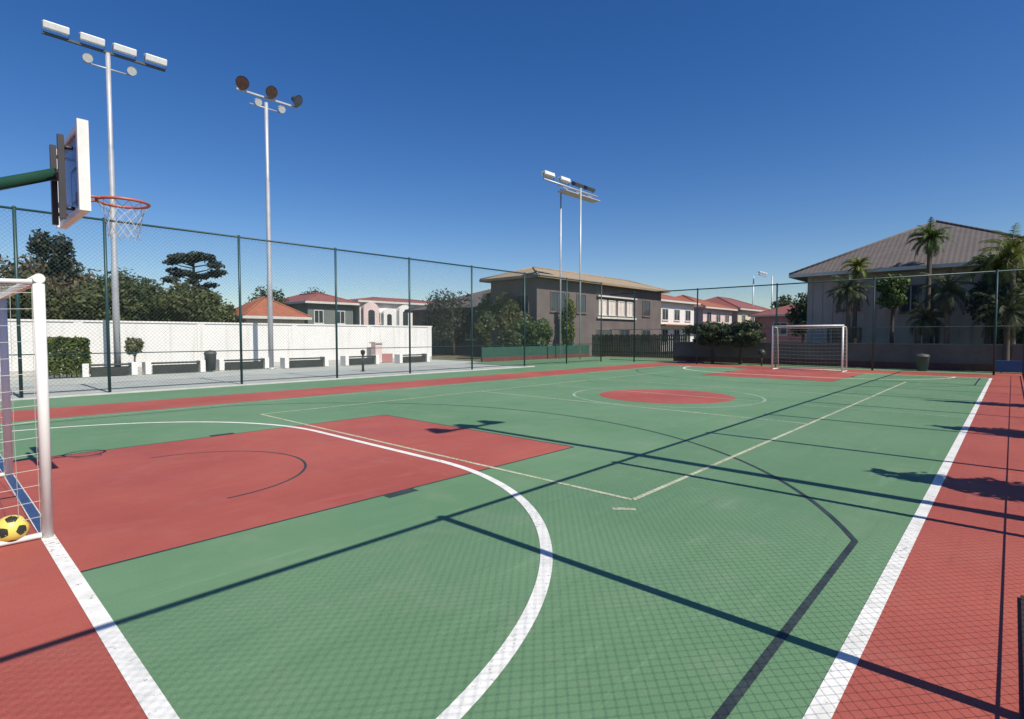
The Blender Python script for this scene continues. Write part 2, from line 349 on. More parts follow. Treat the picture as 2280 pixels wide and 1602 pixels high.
struct('court_faded_line', faded, 'line_faded')
for sx, xb in ((1, XA), (-1, XB)):
    r = 3.64; PY0, PY1 = 5.17, 8.13
    if sx > 0: arc(white, (xb, PY0), r, -H, 0, 0.085, ZW); arc(white, (xb, PY1), r, 0, H, 0.085, ZW)
    else: arc(white, (xb, PY0), r, 2*H, 3*H, 0.085, ZW); arc(white, (xb, PY1), r, H, 2*H, 0.085, ZW)
    seg(white, (xb+sx*r, PY0), (xb+sx*r, PY1), 0.085, ZW)
PY0, PY1 = 5.35, 8.0
struct('court_white_line', white, 'line_white')
struct('court_edge_kerb', MB().box(-8, 17.36, -0.05, 20.55, 17.5, 0.035), 'kerb')

# ------------------------------------------------------------------ chain link fences
def fence(name, label, p0, direction, length, height, posts, top_r=0.03, mid=1.06, mid_r=0.013, pitch=0.075, wire=0.0021, mesh_span=None):
    """posts: distances along the run"""
    root = empty(name, p0, label, 'fence', rz=direction)
    pm = MB().tube([(0,0,-0.05),(0,0,height)], 0.038, 10).lathe([(0.042,height-0.01),(0.046,height+0.01),(0.02,height+0.035),(0.001,height+0.04)], n=10).mesh('post', 'fence')
    for d in posts:
        o = bpy.data.objects.new('post', pm); COL.objects.link(o); o.parent = root; o.location = (d, 0, 0)
    MB().tube([(0,0.0,height-0.03),(length,0.0,height-0.03)], top_r, 8).build('top_rail', 'fence', root)
    MB().tube([(0,0.03,mid),(length,0.03,mid)], mid_r, 6).build('middle_wire', 'fence', root)
    MB().tube([(0,0.03,0.09),(length,0.03,0.09)], 0.013, 6).build('bottom_wire', 'fence', root)
    a, b = mesh_span or (0, length)
    mb = MB(); z0, z1 = 0.06, height-0.05; hh = z1-z0; step = pitch*math.sqrt(2)
    for sg in (1, -1):
        k = a-hh
        while k < b+hh:
            # line x = k + (z-z0) (sg=1)  or  x = k - (z-z0)
            lo, hi = (a-k, b-k) if sg > 0 else (k-b, k-a)
            t0, t1 = max(0, lo), min(hh, hi)
            if t1-t0 > 0.02:
                A = Vector((k+sg*t0, 0.05+0.002*sg, z0+t0)); B = Vector((k+sg*t1, 0.05+0.002*sg, z0+t1))
                mb.tube([A, B], wire, 3, cap=False)
            k += step
    mb.build('chain_mesh', 'wire', root)
    return root
# left long side, y = 18
fence('chain_link_fence', 'tall dark green chain link fence in front of the white wall and benches', (-4, 18.0, 0), 0, 31.4, 4.66,
      [0, 5.65, 7.44, 10.88, 14.2, 17.45, 20.9, 24.5, 28.0, 31.4])
# far end, x = 28.3, running from y=18 to y=-0.45
fence('chain_link_fence', 'chain link fence across the far end behind the distant white goal', (28.3, 18.0, 0), -H, 18.4, 4.05,
      [1.7, 5.5, 9.5, 13.5, 17.5], mid=1.9)
# near right side: only its shadow shows
fence('chain_link_fence', 'chain link fence on the near right side casting its mesh shadow over the green floor', (-6.0, -0.36, 0), 0, 34.25, 4.66,
      [0.7, 3.5, 8.93, 11.65, 14.4, 17.15, 19.9, 22.65, 25.4, 28.1, 30.8, 34.2], mid=0.40, mid_r=0.006, pitch=0.055, wire=0.0012, top_r=0.026)
# low black slab added to fill the dark strip at the right border
k = tag(MB().box(0.2, -0.30, 0, 4.3, -0.078, 0.02, 0.004).build('low_slab', 'black_slab'), 'low black slab at the right edge of the red run-off strip', 'kerb')

# ------------------------------------------------------------------ goals
def goal(name, label, x, sx, y0, y1, h, depth=1.0, netmat='net', cell=0.12, cord=0.0022):
    root = empty(name, (x, (y0+y1)/2, 0), label, 'goal', rz=0 if sx > 0 else math.pi)
    hw = (y1-y0)/2; r = 0.036
    for s in (-1, 1):
        MB().tube([(0,s*hw,0),(0,s*hw,h-r*1.0)], r, 16).build('post', 'white_paint', root)
    MB().tube([(0,-hw-r,h-r),(0,hw+r,h-r)], r, 16).build('crossbar', 'white_paint', root)
    bf = MB(); td = 0.55
    for s in (-1, 1):
        bf.tube([(-r,s*hw,h-0.06),(-td,s*hw,h-0.08),(-td-0.12,s*hw,h-0.2),(-depth,s*hw,0.03)], 0.018, 8)
        bf.tube([(-r,s*hw,0.025),(-depth,s*hw,0.025)], 0.022, 8)
    bf.tube([(-depth,-hw,0.025),(-depth,hw,0.025)], 0.022, 8)
    bf.build('back_frame', 'white_paint', root)
    nb = MB()
    # profile down the back
    prof = [(-0.04,h-0.09),(-td,h-0.1),(-td-0.12,h-0.22),(-depth+0.02,0.05)]
    def along(pr, step):
        out = []; tot = 0; segs = []
        for a, b in zip(pr, pr[1:]):
            L = math.dist(a, b); segs.append((a, b, L)); tot += L
        n = max(2, int(tot/step))
        for i in range(n+1):
            d = tot*i/n
            for a, b, L in segs:
                if d <= L+1e-9: t = d/L; out.append((a[0]+(b[0]-a[0])*t, a[1]+(b[1]-a[1])*t)); break
                d -= L
        return out
    pp = along(prof, cell); ny = int((y1-y0)/cell); rnd = random.Random(3)
    for (px, pz) in pp:
        nb.tube([(px-0.01-0.05*math.sin(math.pi*j/ny), -hw+(2*hw)*j/ny, pz-0.03*math.sin(math.pi*j/ny)) for j in range(0, ny+1, 3)]+[(px-0.01,hw,pz)], cord, 3, cap=False)
    for j in range(ny+1):
        y = -hw+2*hw*j/ny; sg = math.sin(math.pi*j/ny)
        nb.tube([(px-0.01-0.05*sg, y, pz-0.03*sg) for px, pz in pp], cord, 3, cap=False)
    for s in (-1, 1):                                   # side nets
        for i in range(int(h/cell)):
            z = 0.05+i*cell
            xb = -depth+0.02+(depth-td-0.14)*min(1, z/(h-0.22)) if z < h-0.22 else -td-0.05
            nb.tube([(-0.03,s*hw,z),(xb/2,s*(hw+0.02),z-0.015),(xb,s*hw,z)], cord, 3, cap=False)
        xx = -0.04
        while xx > -depth+0.03:
            zt = h-0.1 if xx > -td else max(0.06, (h-0.22)*(1-(-xx-td-0.12)/(depth-td-0.14)))
            zt = min(zt, h-0.1)
            nb.tube([(xx,s*hw,0.04),(xx-0.01,s*(hw+0.02),zt/2),(xx,s*hw,zt)], cord, 3, cap=False); xx -= cell
    nb.build('net', netmat, root)
    return root
goal('futsal_goal', 'near white futsal goal at the left border beside the yellow ball', XA, 1, PY0, PY1, 1.99)
goal('futsal_goal', 'distant white futsal goal standing in front of the far fence', XB, -1, 5.2, 7.95, 1.99, depth=0.9, cell=0.16, cord=0.0018)

# ------------------------------------------------------------------ balls
def ball(loc, r, label, rx, rz):
    root = empty('football', loc, label, 'ball', 'yellow balls by the near goal')
    root.location = (loc[0], loc[1], r)
    bm = bmesh.new(); bmesh.ops.create_icosphere(bm, subdivisions=4, radius=r)
    b = MB().addbm(bm, smooth=True).build('shell', 'ball_yellow', root)
    # black pentagon patches, each with a seam rim, lying on the sphere
    ico = bmesh.new(); bmesh.ops.create_icosphere(ico, subdivisions=1, radius=1)
    rot = Matrix.Rotation(rx, 3, 'X') @ Matrix.Rotation(rz, 3, 'Z')
    for v in ico.verts:
        n = (rot @ v.co).normalized(); a = n.orthogonal().normalized(); c = n.cross(a)
        rings = []; pb = MB()
        for q in (0.0, 0.2, 0.4):
            rings.append([(n + (a*math.cos(2*math.pi*j/10)+c*math.sin(2*math.pi*j/10))*q*(1 if j % 2 else 0.86)).normalized()*(r*1.006) for j in range(10)])
        for k in range(2):
            for j in range(10): pb.quad(rings[k][j], rings[k][(j+1) % 10], rings[k+1][(j+1) % 10], rings[k+1][j], True)
        pb.build('patch', 'ball_black', root)
    ico.free()
ball((0.41, 5.40, 0), 0.103, 'yellow football with black patches on the ground beside the near goal post', 0.5, 0.3)
ball((0.29, 6.12, 0), 0.103, 'second yellow football inside the near goal cut off by the left border', 1.2, 0.8)

# ------------------------------------------------------------------ basketball hoop
def hoop():
    root = empty('basketball_hoop', (-1.9, 6.5, 0), 'green basketball hoop with white backboard and orange rim above the near goal', 'basketball hoop')
    ox, oy = 1.9, -6.5
    p = lambda x, y, z: (x+ox, y+oy, z)
    MB().tube([p(-1.9,6.5,0), p(-1.9,6.5,1.5), p(-1.75,6.5,1.85)], 0.085, 14).build('pole', 'hoop_green', root)
    MB().tube([p(-1.8,6.5,1.80), p(0.90,6.5,3.02)], [0.062,0.05], 12).build('arm', 'hoop_green', root)
    br = MB()
    for yy in (6.30, 6.70): br.box(*p(0.88,yy-0.025,2.58), *p(0.925,yy+0.025,3.32))
    br.tube([p(0.9,6.3,3.0), p(0.9,6.7,3.0)], 0.03, 8)
    for yy, zz in ((6.3,3.22),(6.7,3.22),(6.3,2.68),(6.7,2.68)): br.tube([p(0.92,yy,zz), p(0.99,yy,zz)], 0.018, 6)
    br.build('bracket', 'dark_steel', root)
    bb = MB().box(*p(0.995,5.975,2.665), *p(1.01,7.025,3.325)).build('backboard', 'acrylic', root)
    fr = MB()
    for a in ((0.96,5.91,2.61,1.04,5.975,3.38),(0.96,7.025,2.61,1.04,7.09,3.38),(0.98,5.976,2.61,1.04,7.024,2.664),(0.98,5.976,3.326,1.04,7.024,3.38)):
        fr.box(*p(*a[:3]), *p(*a[3:]))
    fr.build('backboard_frame', 'white_paint', bb)
    sq = MB()
    for a in ((1.037,6.25,2.78,1.04,6.75,2.81),(1.037,6.25,3.08,1.04,6.75,3.11),(1.037,6.25,2.812,1.04,6.28,3.078),(1.037,6.72,2.812,1.04,6.75,3.078)):
        sq.box(*p(*a[:3]), *p(*a[3:]))
    sq.build('target_square', 'dark_steel', bb)
    rc = Vector(p(1.40, 6.5, 2.84)); n = 28
    rim = MB().tube([rc+Vector((0.215*math.cos(2*math.pi*k/n), 0.215*math.sin(2*math.pi*k/n), 0)) for k in range(n+1)], 0.014, 8, cap=False)
    rim.box(*p(1.041,6.42,2.76), *p(1.06,6.58,2.88))
    rim.tube([p(1.06,6.44,2.84), p(1.2,6.40,2.84)], 0.012, 6).tube([p(1.06,6.56,2.84), p(1.2,6.60,2.84)], 0.012, 6)
    rim.tube([p(1.06,6.5,2.78), p(1.19,6.5,2.83)], 0.012, 6)
    rim.build('rim', 'orange', root)
    nt_ = MB()
    for sgn in (1, -1):
        for j in range(12):
            pts = []
            for k in range(7):
                t = k/6; rr = 0.21-0.09*math.sqrt(t) if t < 0.8 else 0.13
                an = 2*math.pi*(j+sgn*k*0.5)/12
                pts.append(rc+Vector((rr*math.cos(an), rr*math.sin(an), -0.012-0.34*t)))
            nt_.tube(pts, 0.0024, 3, cap=False)
    nt_.build('net', 'net', root)
hoop()

# ------------------------------------------------------------------ floodlights
def lamp_box(root, x, y, z, wd, hood, tilt=0.5):
    """rectangular floodlight: ribbed hood, glass front tilted towards the court (-y)"""
    h = MB().box(-wd/2, -0.17, -0.12, wd/2, 0.17, 0.13, 0.035)
    for k in range(5): h.box(-wd/2+0.08+k*(wd-0.2)/4-0.012, 0.171, -0.09, -wd/2+0.08+k*(wd-0.2)/4+0.012, 0.21, 0.1)
    o = h.build('lamp', hood, root, (x, y, z), (tilt, 0, 0))
    MB().box(-wd/2+0.05, -0.183, -0.09, wd/2-0.05, -0.171, 0.10).build('lens', 'reflector' if hood == 'lamp_white' else 'lens', o)
    b = MB()
    for s in (-1, 1): b.box(s*(wd/2+0.004)-0.004, -0.02, -0.22, s*(wd/2+0.004)+0.004, 0.02, 0.02)
    b.box(-wd/2-0.008, -0.02, -0.228, wd/2+0.008, 0.02, -0.221)
    b.build('yoke', 'lamp_dark', o)
def lamp_round(root, x, y, z, r, hood, pitch=0.6, yaw=0.0):
    prof = [(0.001,0.16),(r*0.45,0.15),(r*0.55,0.06),(r*0.8,-0.02),(r,-0.16),(r*1.03,-0.18)]
    o = MB().lathe(prof, n=18, axis='Y').build('lamp', hood, root, (x, y, z), (pitch, 0, yaw))
    MB().lathe([(r*0.98,-0.172),(0.001,-0.172)], n=18, axis='Y').build('lens', {'lamp_white': 'reflector', 'lamp_bronze': 'lens_brown'}.get(hood, 'lens'), o)
def pole_mesh(h, r0, r1): 
    return MB().tube([(0,0,-0.05),(0,0,h*0.35),(0,0,h*0.36),(0,0,h*0.7),(0,0,h*0.71),(0,0,h)], [r0,r0,r0*0.85,r0*0.85,r1,r1], 14).lathe([(r0*2.2,0),(r0*2.2,0.04),(r0*1.05,0.05)], n=16)
def small_arm(root, z, r=0.13):
    MB().tube([(-0.75,0,z),(0.75,0,z)], 0.03, 8).tube([(0,0.05,z-0.25),(0,0.05,z)], 0.05, 8).build('lower_arm', 'galv', root)
# first: four white lamps
fa = empty('floodlight_mast', (5.15, 25.5, 0), 'tall pale mast carrying four white box lamps in a row at upper left', 'floodlight')
pole_mesh(12.2, 0.115, 0.08).build('pole', 'galv', fa)
MB().box(-1.9, -0.05, 12.18, 1.9, 0.05, 12.26).build('crossarm', 'lamp_dark', fa)
for x in (-1.52, -0.48, 0.52, 1.55): lamp_box(fa, x, -0.05, 12.5, 0.74, 'lamp_white', 0.3)
small_arm(fa, 11.62)
for x in (-0.66, 0.7): lamp_round(fa, x, -0.1, 11.8, 0.16, 'lamp_white', 0.5)
# second: dark bronze lamps
fb = empty('floodlight_mast', (11.08, 25.5, 0), 'tall pale mast with three dark round lamps over two small white ones', 'floodlight')
pole_mesh(12.2, 0.115, 0.08).build('pole', 'galv', fb)
MB().box(-1.3, -0.05, 12.38, 1.45, 0.05, 12.45).build('crossarm', 'galv', fb)
for x, c, yw in ((-1.05,'lamp_bronze',-0.5), (0.14,'lamp_bronze',0.1), (1.35,'lamp_dark',0.5)): lamp_round(fb, x, -0.1, 12.72, 0.27, c, 0.45, yw)
small_arm(fb, 11.95)
for x in (-0.45, 0.62): lamp_round(fb, x, -0.12, 12.1, 0.16, 'lamp_white', 0.5)
# third: double-legged mast in front of the dark house
fc = empty('floodlight_mast', (28.85, 21.35, 0), 'double legged floodlight mast in front of the dark two storey house', 'floodlight')
for s in (-1, 1):
    a = s*0.62
    MB().tube([(a*0.72,-a*0.75,-0.05),(a*0.72,-a*0.75,11.1)], 0.05, 10).build('leg', 'galv', fc)
MB().tube([(-2.9,-0.1,11.05),(2.9,-0.1,11.05)], 0.06, 8).build('crossarm', 'galv', fc)
MB().box(-1.0,-0.35,10.70,2.9,0.35,10.76).box(-1.0,0.33,11.1,2.9,0.36,11.14).build('platform', 'galv', fc)
for x, c in ((-2.45,'lamp_white'), (-0.85,'lamp_white'), (0.6,'lamp_dark'), (1.95,'lamp_dark')):
    lamp_box(fc, x, -0.1, 11.4, 0.95, c, -0.15 if c == 'lamp_white' else 0.5)
# fourth: far beyond the red roofs
fd = empty('floodlight_mast', (83, 26.9, 0), 'very distant double legged floodlight mast rising beyond the red roofs', 'floodlight')
for s in (-1, 1): MB().tube([(s*0.9,-s*1.0,0),(s*0.9,-s*1.0,10.2)], 0.09, 8).build('leg', 'galv', fd)
MB().box(-1.6,-0.1,10.2,1.6,0.1,10.32).build('crossarm', 'galv', fd)
for x in (-1.1, 0, 1.1): lamp_box(fd, x, 0, 10.62, 0.8, 'lamp_white', 0.4)
# fifth: right of the camera, only its shadow falls in the picture
fe = empty('floodlight_mast', (6.2, -3.4, 0), 'floodlight mast on the near right side whose three lamps throw shadows on the red key', 'floodlight')
pole_mesh(12.2, 0.09, 0.06).build('pole', 'galv', fe)
MB().box(-0.75,-0.04,12.1,0.75,0.04,12.16).build('crossarm', 'galv', fe)
for x in (-0.58, 0.02, 0.58): lamp_round(fe, x, -0.05, 12.42, 0.21, 'lamp_dark', 0.5)

# ------------------------------------------------------------------ white wall, benches, planting in front of it
wr = empty('boundary_wall', (8, 27.2, 0), 'long white rendered wall behind the benches on the left', 'wall')
MB().box(-22,0,-0.05,14.0,0.2,2.08).build('wall', 'white_render', wr)
pl = MB()
for k in range(9): pl.box(-21.5+k*4.4,-0.03,0.222,-21.2+k*4.4,-0.001,2.078)
pl.build('pilasters', 'white_render', wr)
MB().box(-22,-0.04,2.08,14.05,0.24,2.15).build('coping', 'white_wall', wr)
MB().box(-22,-0.02,0,14.0,-0.001,0.22).build('plinth', 'cap', wr)
def bench(label, x, y, L):
    b = empty('bench', (x, y, 0), label, 'bench', 'benches along the white wall')
    MB().box(-L/2,-0.26,0.40,L/2,0.20,0.46,0.01).build('seat', 'bench_dark', b)
    MB().box(-L/2+0.05,-0.2,0.02,L/2-0.05,-0.16,0.36).build('front_board', 'bench_dark', b)
    for s in (-1, 1):
        MB().box(s*(L/2+0.11)-0.1,-0.28,0,s*(L/2+0.11)+0.1,0.24,0.5,0.015).build('leg', 'white_wall', b)
for lb, x, L in (('dark bench with white ends between the hedge block and the vase-shaped shrub', 4.85, 1.3),
                 ('dark bench with white ends just right of the vase-shaped shrub', 7.05, 1.75),
                 ('dark bench with white ends at the foot of the second lamp mast', 9.9, 1.75),
                 ('fourth dark bench from the hedge, right of the second lamp mast', 12.65, 1.8),
                 ('dark bench with white ends beside the short black post', 15.7, 1.6),
                 ('last dark bench, nearest the right end of the white wall', 19.1, 1.7)):
    bench(lb, x, 25.35 if x < 9 or x > 11.9 else 25.75, L)
t = empty('litter_bin', (8.4, 25.3, 0), 'grey litter bin standing between two benches by the white wall', 'bin')
MB().lathe([(0.001,0.03),(0.19,0.03),(0.23,0.72),(0.25,0.74),(0.25,0.78)], n=18).build('drum', 'bin', t)
MB().lathe([(0.25,0.78),(0.2,0.88),(0.001,0.92)], n=18).build('lid', 'bin', t)
t = empty('bollard_light', (12.9, 20.6, 0), 'short black post standing on the grey pavement before the benches', 'post')
MB().tube([(0,0,0),(0,0,0.72)], 0.05, 10).lathe([(0.11,0),(0.11,0.02),(0.05,0.03)], n=12).build('post', 'bench_dark', t)
MB().lathe([(0.05,0.72),(0.09,0.74),(0.09,0.86),(0.11,0.87),(0.03,0.93),(0.001,0.93)], n=12).build('cap', 'bench_dark', t)
t = empty('garden_pillar', (17.7, 26.6, 0), 'pale pink pillar with planter near the right end of the white wall', 'pillar')
MB().box(-0.35,-0.2,0,0.1,0.25,1.1,0.02).build('shaft', 'wall_pink', t)
MB().box(-0.42,-0.27,1.1,0.17,0.32,1.18).build('capstone', 'trim', t)
MB().box(0.12,-0.2,0,0.8,0.2,0.5,0.02).build('planter', 'wall_rose', t)

# ------------------------------------------------------------------ foliage
def leaf_cloud(mb, rnd, clusters, n, size, flat=0.0):
    """clusters: (centre, radius vector); many small leaf faces spread through each"""
    tot = sum(c[1][0]*c[1][1]*c[1][2] for c in clusters) ** 1.0
    wts = [(c[1][0]*c[1][1]*c[1][2]) ** 0.75 for c in clusters]; sw = sum(wts)
    for (c, r), wt in zip(clusters, wts):
        for _ in range(int(n*wt/sw)):
            while True:
                d = Vector((rnd.gauss(0,1), rnd.gauss(0,1), rnd.gauss(0,1)))
                if d.length > 0.01: break
            d.normalize(); q = rnd.random()**0.42 * (0.85+0.3*rnd.random())
            p = Vector((c[0]+d.x*q*r[0], c[1]+d.y*q*r[1], c[2]+d.z*q*r[2]))
            nn = (d + Vector((rnd.gauss(0,.7), rnd.gauss(0,.7), rnd.gauss(0,.7)+flat))).normalized()
            a = nn.orthogonal().normalized(); a.rotate(__import__('mathutils').Quaternion(nn, rnd.random()*6.28)); b = nn.cross(a)
            s = size*(0.6+0.8*rnd.random()); l = s*1.5
            mb.quad(p-a*l*0.5, p+b*s*0.38, p+a*l*0.5, p-b*s*0.38)
def clumps(rnd, c, R, k, spread=0.75, size=(0.28, 0.5)):
    out = [(c, (R[0]*0.55, R[1]*0.55, R[2]*0.55))]
    for _ in range(k):
        d = Vector((rnd.gauss(0,1), rnd.gauss(0,1), rnd.gauss(0,1))).normalized(); q = spread*(0.7+0.35*rnd.random()); s = rnd.uniform(*size)
        out.append(((c[0]+d.x*R[0]*q, c[1]+d.y*R[1]*q, c[2]+d.z*R[2]*q), (R[0]*s, R[1]*s, R[2]*s*0.9)))
    return out
def tree(label, x, y, h, R, cz, leaf, n, size, seed, name='tree', group=None, cat='tree', k=16, trunk_r=0.14, bark='bark', z0=0, limbs=6, flat=0.0, spread=0.75):
    rnd = random.Random(seed); root = empty(name, (x, y, z0), label, cat, group)
    cl = clumps(rnd, (0, 0, cz), R, k, spread)
    tr = MB(); bend = rnd.uniform(-.15, .15)
    tr.tube([(0,0,-0.1),(bend*0.4,0,cz*0.35),(bend,0,cz*0.75),(bend*0.6,0,cz+R[2]*0.4)], [trunk_r*1.25,trunk_r,trunk_r*0.75,trunk_r*0.3], 8)
    for (c, r) in cl[1:1+limbs]:
        s = Vector((bend*0.8, 0, cz*0.55+rnd.random()*cz*0.2)); e = Vector(c)
        tr.tube([s, s.lerp(e, 0.5)+Vector((0,0,-0.1)), e], [trunk_r*0.5, trunk_r*0.3, trunk_r*0.12], 6)
    tr.build('trunk', bark, root)
    mb = MB(); leaf_cloud(mb, rnd, cl, n, size, flat); mb.build('crown', leaf, root)
    return root
def palm(label, x, y, h, L, seed, leaf='leaf_mid', nf=20, group='palms in front of the grey house', name='palm_tree', tr=0.11, lean=0.15):
    rnd = random.Random(seed); root = empty(name, (x, y, 0), label, 'palm', group)
    lx, ly = rnd.uniform(-lean, lean), rnd.uniform(-lean, lean)
    pts = [(lx*t*t, ly*t*t, h*t-0.05) for t in (0, .15, .35, .6, .85, 1)]
    MB().tube(pts, [tr*1.5, tr*1.1, tr, tr*0.92, tr*0.9, tr*1.05], 9).build('trunk', 'palm_bark', root)
    mb = MB(); base = Vector((lx, ly, h-0.05)); Zv = Vector((0,0,1))
    for i in range(nf):
        az = 2.39996*i+rnd.uniform(-.3,.3); el = R_(82-118*((i+.5)/nf)**1.1)+rnd.uniform(-.2,.2)
        ll = L*rnd.uniform(.8, 1.2); hd = Vector((math.cos(az), math.sin(az), 0)); side = Vector((-hd.y, hd.x, 0))
        P = []; N = 10; p = base.copy(); e = el; bend = rnd.uniform(.10,.24); tw = rnd.uniform(-.4,.4)
        for k in range(N+1):
            P.append(p.copy()); p = p + (hd*math.cos(e)+Zv*math.sin(e)+side*tw*.15*k/N)*ll/N; e -= bend*(0.5+1.3*k/N)
        mb.tube(P, [0.022*(1-0.8*k/N) for k in range(N+1)], 4, cap=False)
        for k in range(2, 3*N):
            t = (k+rnd.random()*.5)/3; a = int(t)
            if a >= N: continue
            q = P[a].lerp(P[a+1], t-a); d = (P[a+1]-P[a]).normalized()
            lw = ll*(0.17+.05*rnd.random())*math.sin(math.pi*min(1, 0.2+0.74*t/N))+0.03
            for s_ in (-1, 1):
                tip = q + side*s_*lw*0.75 + d*lw*0.75 - Zv*lw*(0.25+0.5*rnd.random())
                wv = d*0.016
                mb.quad(q-wv, q+wv, q.lerp(tip,0.55)+wv*1.2, tip)
    mb.build('crown', leaf, root)
    return root

# clipped hedge block by the wall
rnd = random.Random(5)
hr = empty('hedge', (3.6, 25.55, 0), 'square clipped green hedge block standing against the white wall', 'hedge')
mb = MB()
for _ in range(4200):
    f = rnd.random(); px, py, pz = rnd.uniform(-.6,.6), rnd.uniform(-.4,.4), rnd.uniform(0.12,1.38)
    ax = rnd.choice((0,1,2,2)); 
    if ax == 0: px = rnd.choice((-.6,.6))+rnd.gauss(0,.03)
    elif ax == 1: py = -.4+rnd.gauss(0,.03)
    else: pz = 1.38+rnd.gauss(0,.035) if rnd.random() < .5 else pz
    nn = Vector((rnd.gauss(0,1),rnd.gauss(-.4,1),rnd.gauss(.5,1))).normalized(); a = nn.orthogonal().normalized(); a.rotate(__import__('mathutils').Quaternion(nn, rnd.random()*6.28)); b = nn.cross(a); p = Vector((px,py,pz)); s = rnd.uniform(.05,.1)
    mb.quad(p-a*s, p+b*s*.5, p+a*s, p-b*s*.5)
mb.build('foliage', 'leaf_hedge', hr)
st = MB()
for k in range(7): st.tube([(-.5+k*.165, rnd.uniform(-.2,.2), -0.03),(-.5+k*.165+rnd.uniform(-.1,.1),0,1.2)], .018, 5)
st.build('stems', 'bark', hr)
# vase-shaped shrub
tree('vase-shaped grey green shrub with a thin stem in front of the white wall', 5.72, 25.6, 1.7, (0.36,0.36,0.62), 1.12, 'leaf_grey', 1500, 0.10, 8, name='shrub', cat='shrub', k=8, trunk_r=0.035, spread=0.6)

# ------------------------------------------------------------------ houses
def house(label, x0, y0, x1, y1, hw, roof, hr_, wallm, roofm, over=0.5, name='house', group=None, z0=0, axis='X', fascia='trim'):
    """roof: 'hip' or 'gable'; axis: ridge direction"""
    root = empty(name, ((x0+x1)/2, (y0+y1)/2, z0), label, 'house', group)
    a, b = (x1-x0)/2, (y1-y0)/2
    MB().box(-a,-b,-0.1,a,b,hw).build('wall', wallm, root)
    A, B = a+over, b+over; e = hw+0.002; rf = MB()
    if axis == 'X':
        r = max(0.0, A-B) if roof == 'hip' else A
        L0, L1 = (-r,0,e+0.12+hr_), (r,0,e+0.12+hr_)
    else:
        r = max(0.0, B-A) if roof == 'hip' else B
        L0, L1 = (0,-r,e+0.12+hr_), (0,r,e+0.12+hr_)
    z = e+0.12; c = [(-A,-B,z),(A,-B,z),(A,B,z),(-A,B,z)]; d = [(p[0],p[1],e) for p in c]
    if axis == 'X':
        rf.poly([c[0],c[1],L1,L0]).poly([c[2],c[3],L0,L1]).poly([c[1],c[2],L1]).poly([c[3],c[0],L0])
    else:
        rf.poly([c[1],c[2],L1,L0]).poly([c[3],c[0],L0,L1]).poly([c[0],c[1],L0]).poly([c[2],c[3],L1])
    rf.poly(list(reversed(d)))
    ro = rf.build('roof', roofm, root)
    fs = MB()
    fs.box(-A-.03,-B-.03,e-.06,A+.03,-B,e+.125).box(-A-.03,B,e-.06,A+.03,B+.03,e+.125).box(-A-.03,-B,e-.06,-A,B,e+.125).box(A,-B,e-.06,A+.03,B,e+.125)
    fs.build('fascia', fascia, ro)
    cap = MB().tube([(L0[0],L0[1],L0[2]+.01),(L1[0]+.001,L1[1]+.001,L1[2]+.01)], .09, 8)
    if roof == 'hip':
        for q, l in ((c[0],L0),(c[1],L1 if axis == 'X' else L0),(c[2],L1),(c[3],L0 if axis == 'X' else L1)): cap.tube([q, l], .08, 6)
    cap.build('ridge_tiles', roofm, ro)
    return root, a, b
def window(root, face, u, z, wd, ht, a, b, pane='glass', frame='trim', bars=1):
    """face 'S' (-y) or 'W' (-x); u along the face from its middle"""
    t = 0.07
    def P(mb, u0, z0, u1, z1, d0, d1):
        if face == 'S': mb.box(u0,-b-d1,z0,u1,-b-d0,z1)
        else: mb.box(-a-d1,u0,z0,-a-d0,u1,z1)
    f = MB(); u0, u1, z0, z1 = u-wd/2, u+wd/2, z, z+ht
    P(f,u0,z0,u0+t,z1,-.002,.05); P(f,u1-t,z0,u1,z1,-.002,.05); P(f,u0+t,z0,u1-t,z0+t,-.002,.05); P(f,u0+t,z1-t,u1-t,z1,-.002,.05)
    for k in range(bars):
        c = u0+(u1-u0)*(k+1)/(bars+1); P(f,c-.025,z0+t,c+.025,z1-t,-.002,.04)
    P(f,u0-.06,z0-.06,u1+.06,z0-.001,-.002,.09)
    o = f.build('window', frame, root)
    g = MB(); P(g,u0+t*.5,z0+t*.5,u1-t*.5,z1-t*.5,0.004,0.016); g.build('pane', pane, o)

# right: large grey house
hR, a, b = house('large grey house with broad brown hip roof at the right behind palms', 34, -1.9, 44, 8.6, 4.85, 'hip', 3.0, 'wall_grey', 'roof_brown', over=0.75)
for u, z, wd, ht in ((3.2,2.9,1.0,1.2),(0.2,2.7,1.5,1.4),(-2.9,2.9,1.3,1.2),(3.4,0.5,1.6,1.5),(-0.2,0.3,1.0,2.0),(-3.2,0.7,1.6,1.3)): window(hR, 'W', u, z, wd, ht, a, b, frame='wall_dark')
bd = MB()
for k in range(21):
    y = -5.0+k*0.5; bd.box(-a-.035,y-.03,0.0,-a-.004,y+.03,4.75)
bd.build('battens', 'wall_grey', hR)
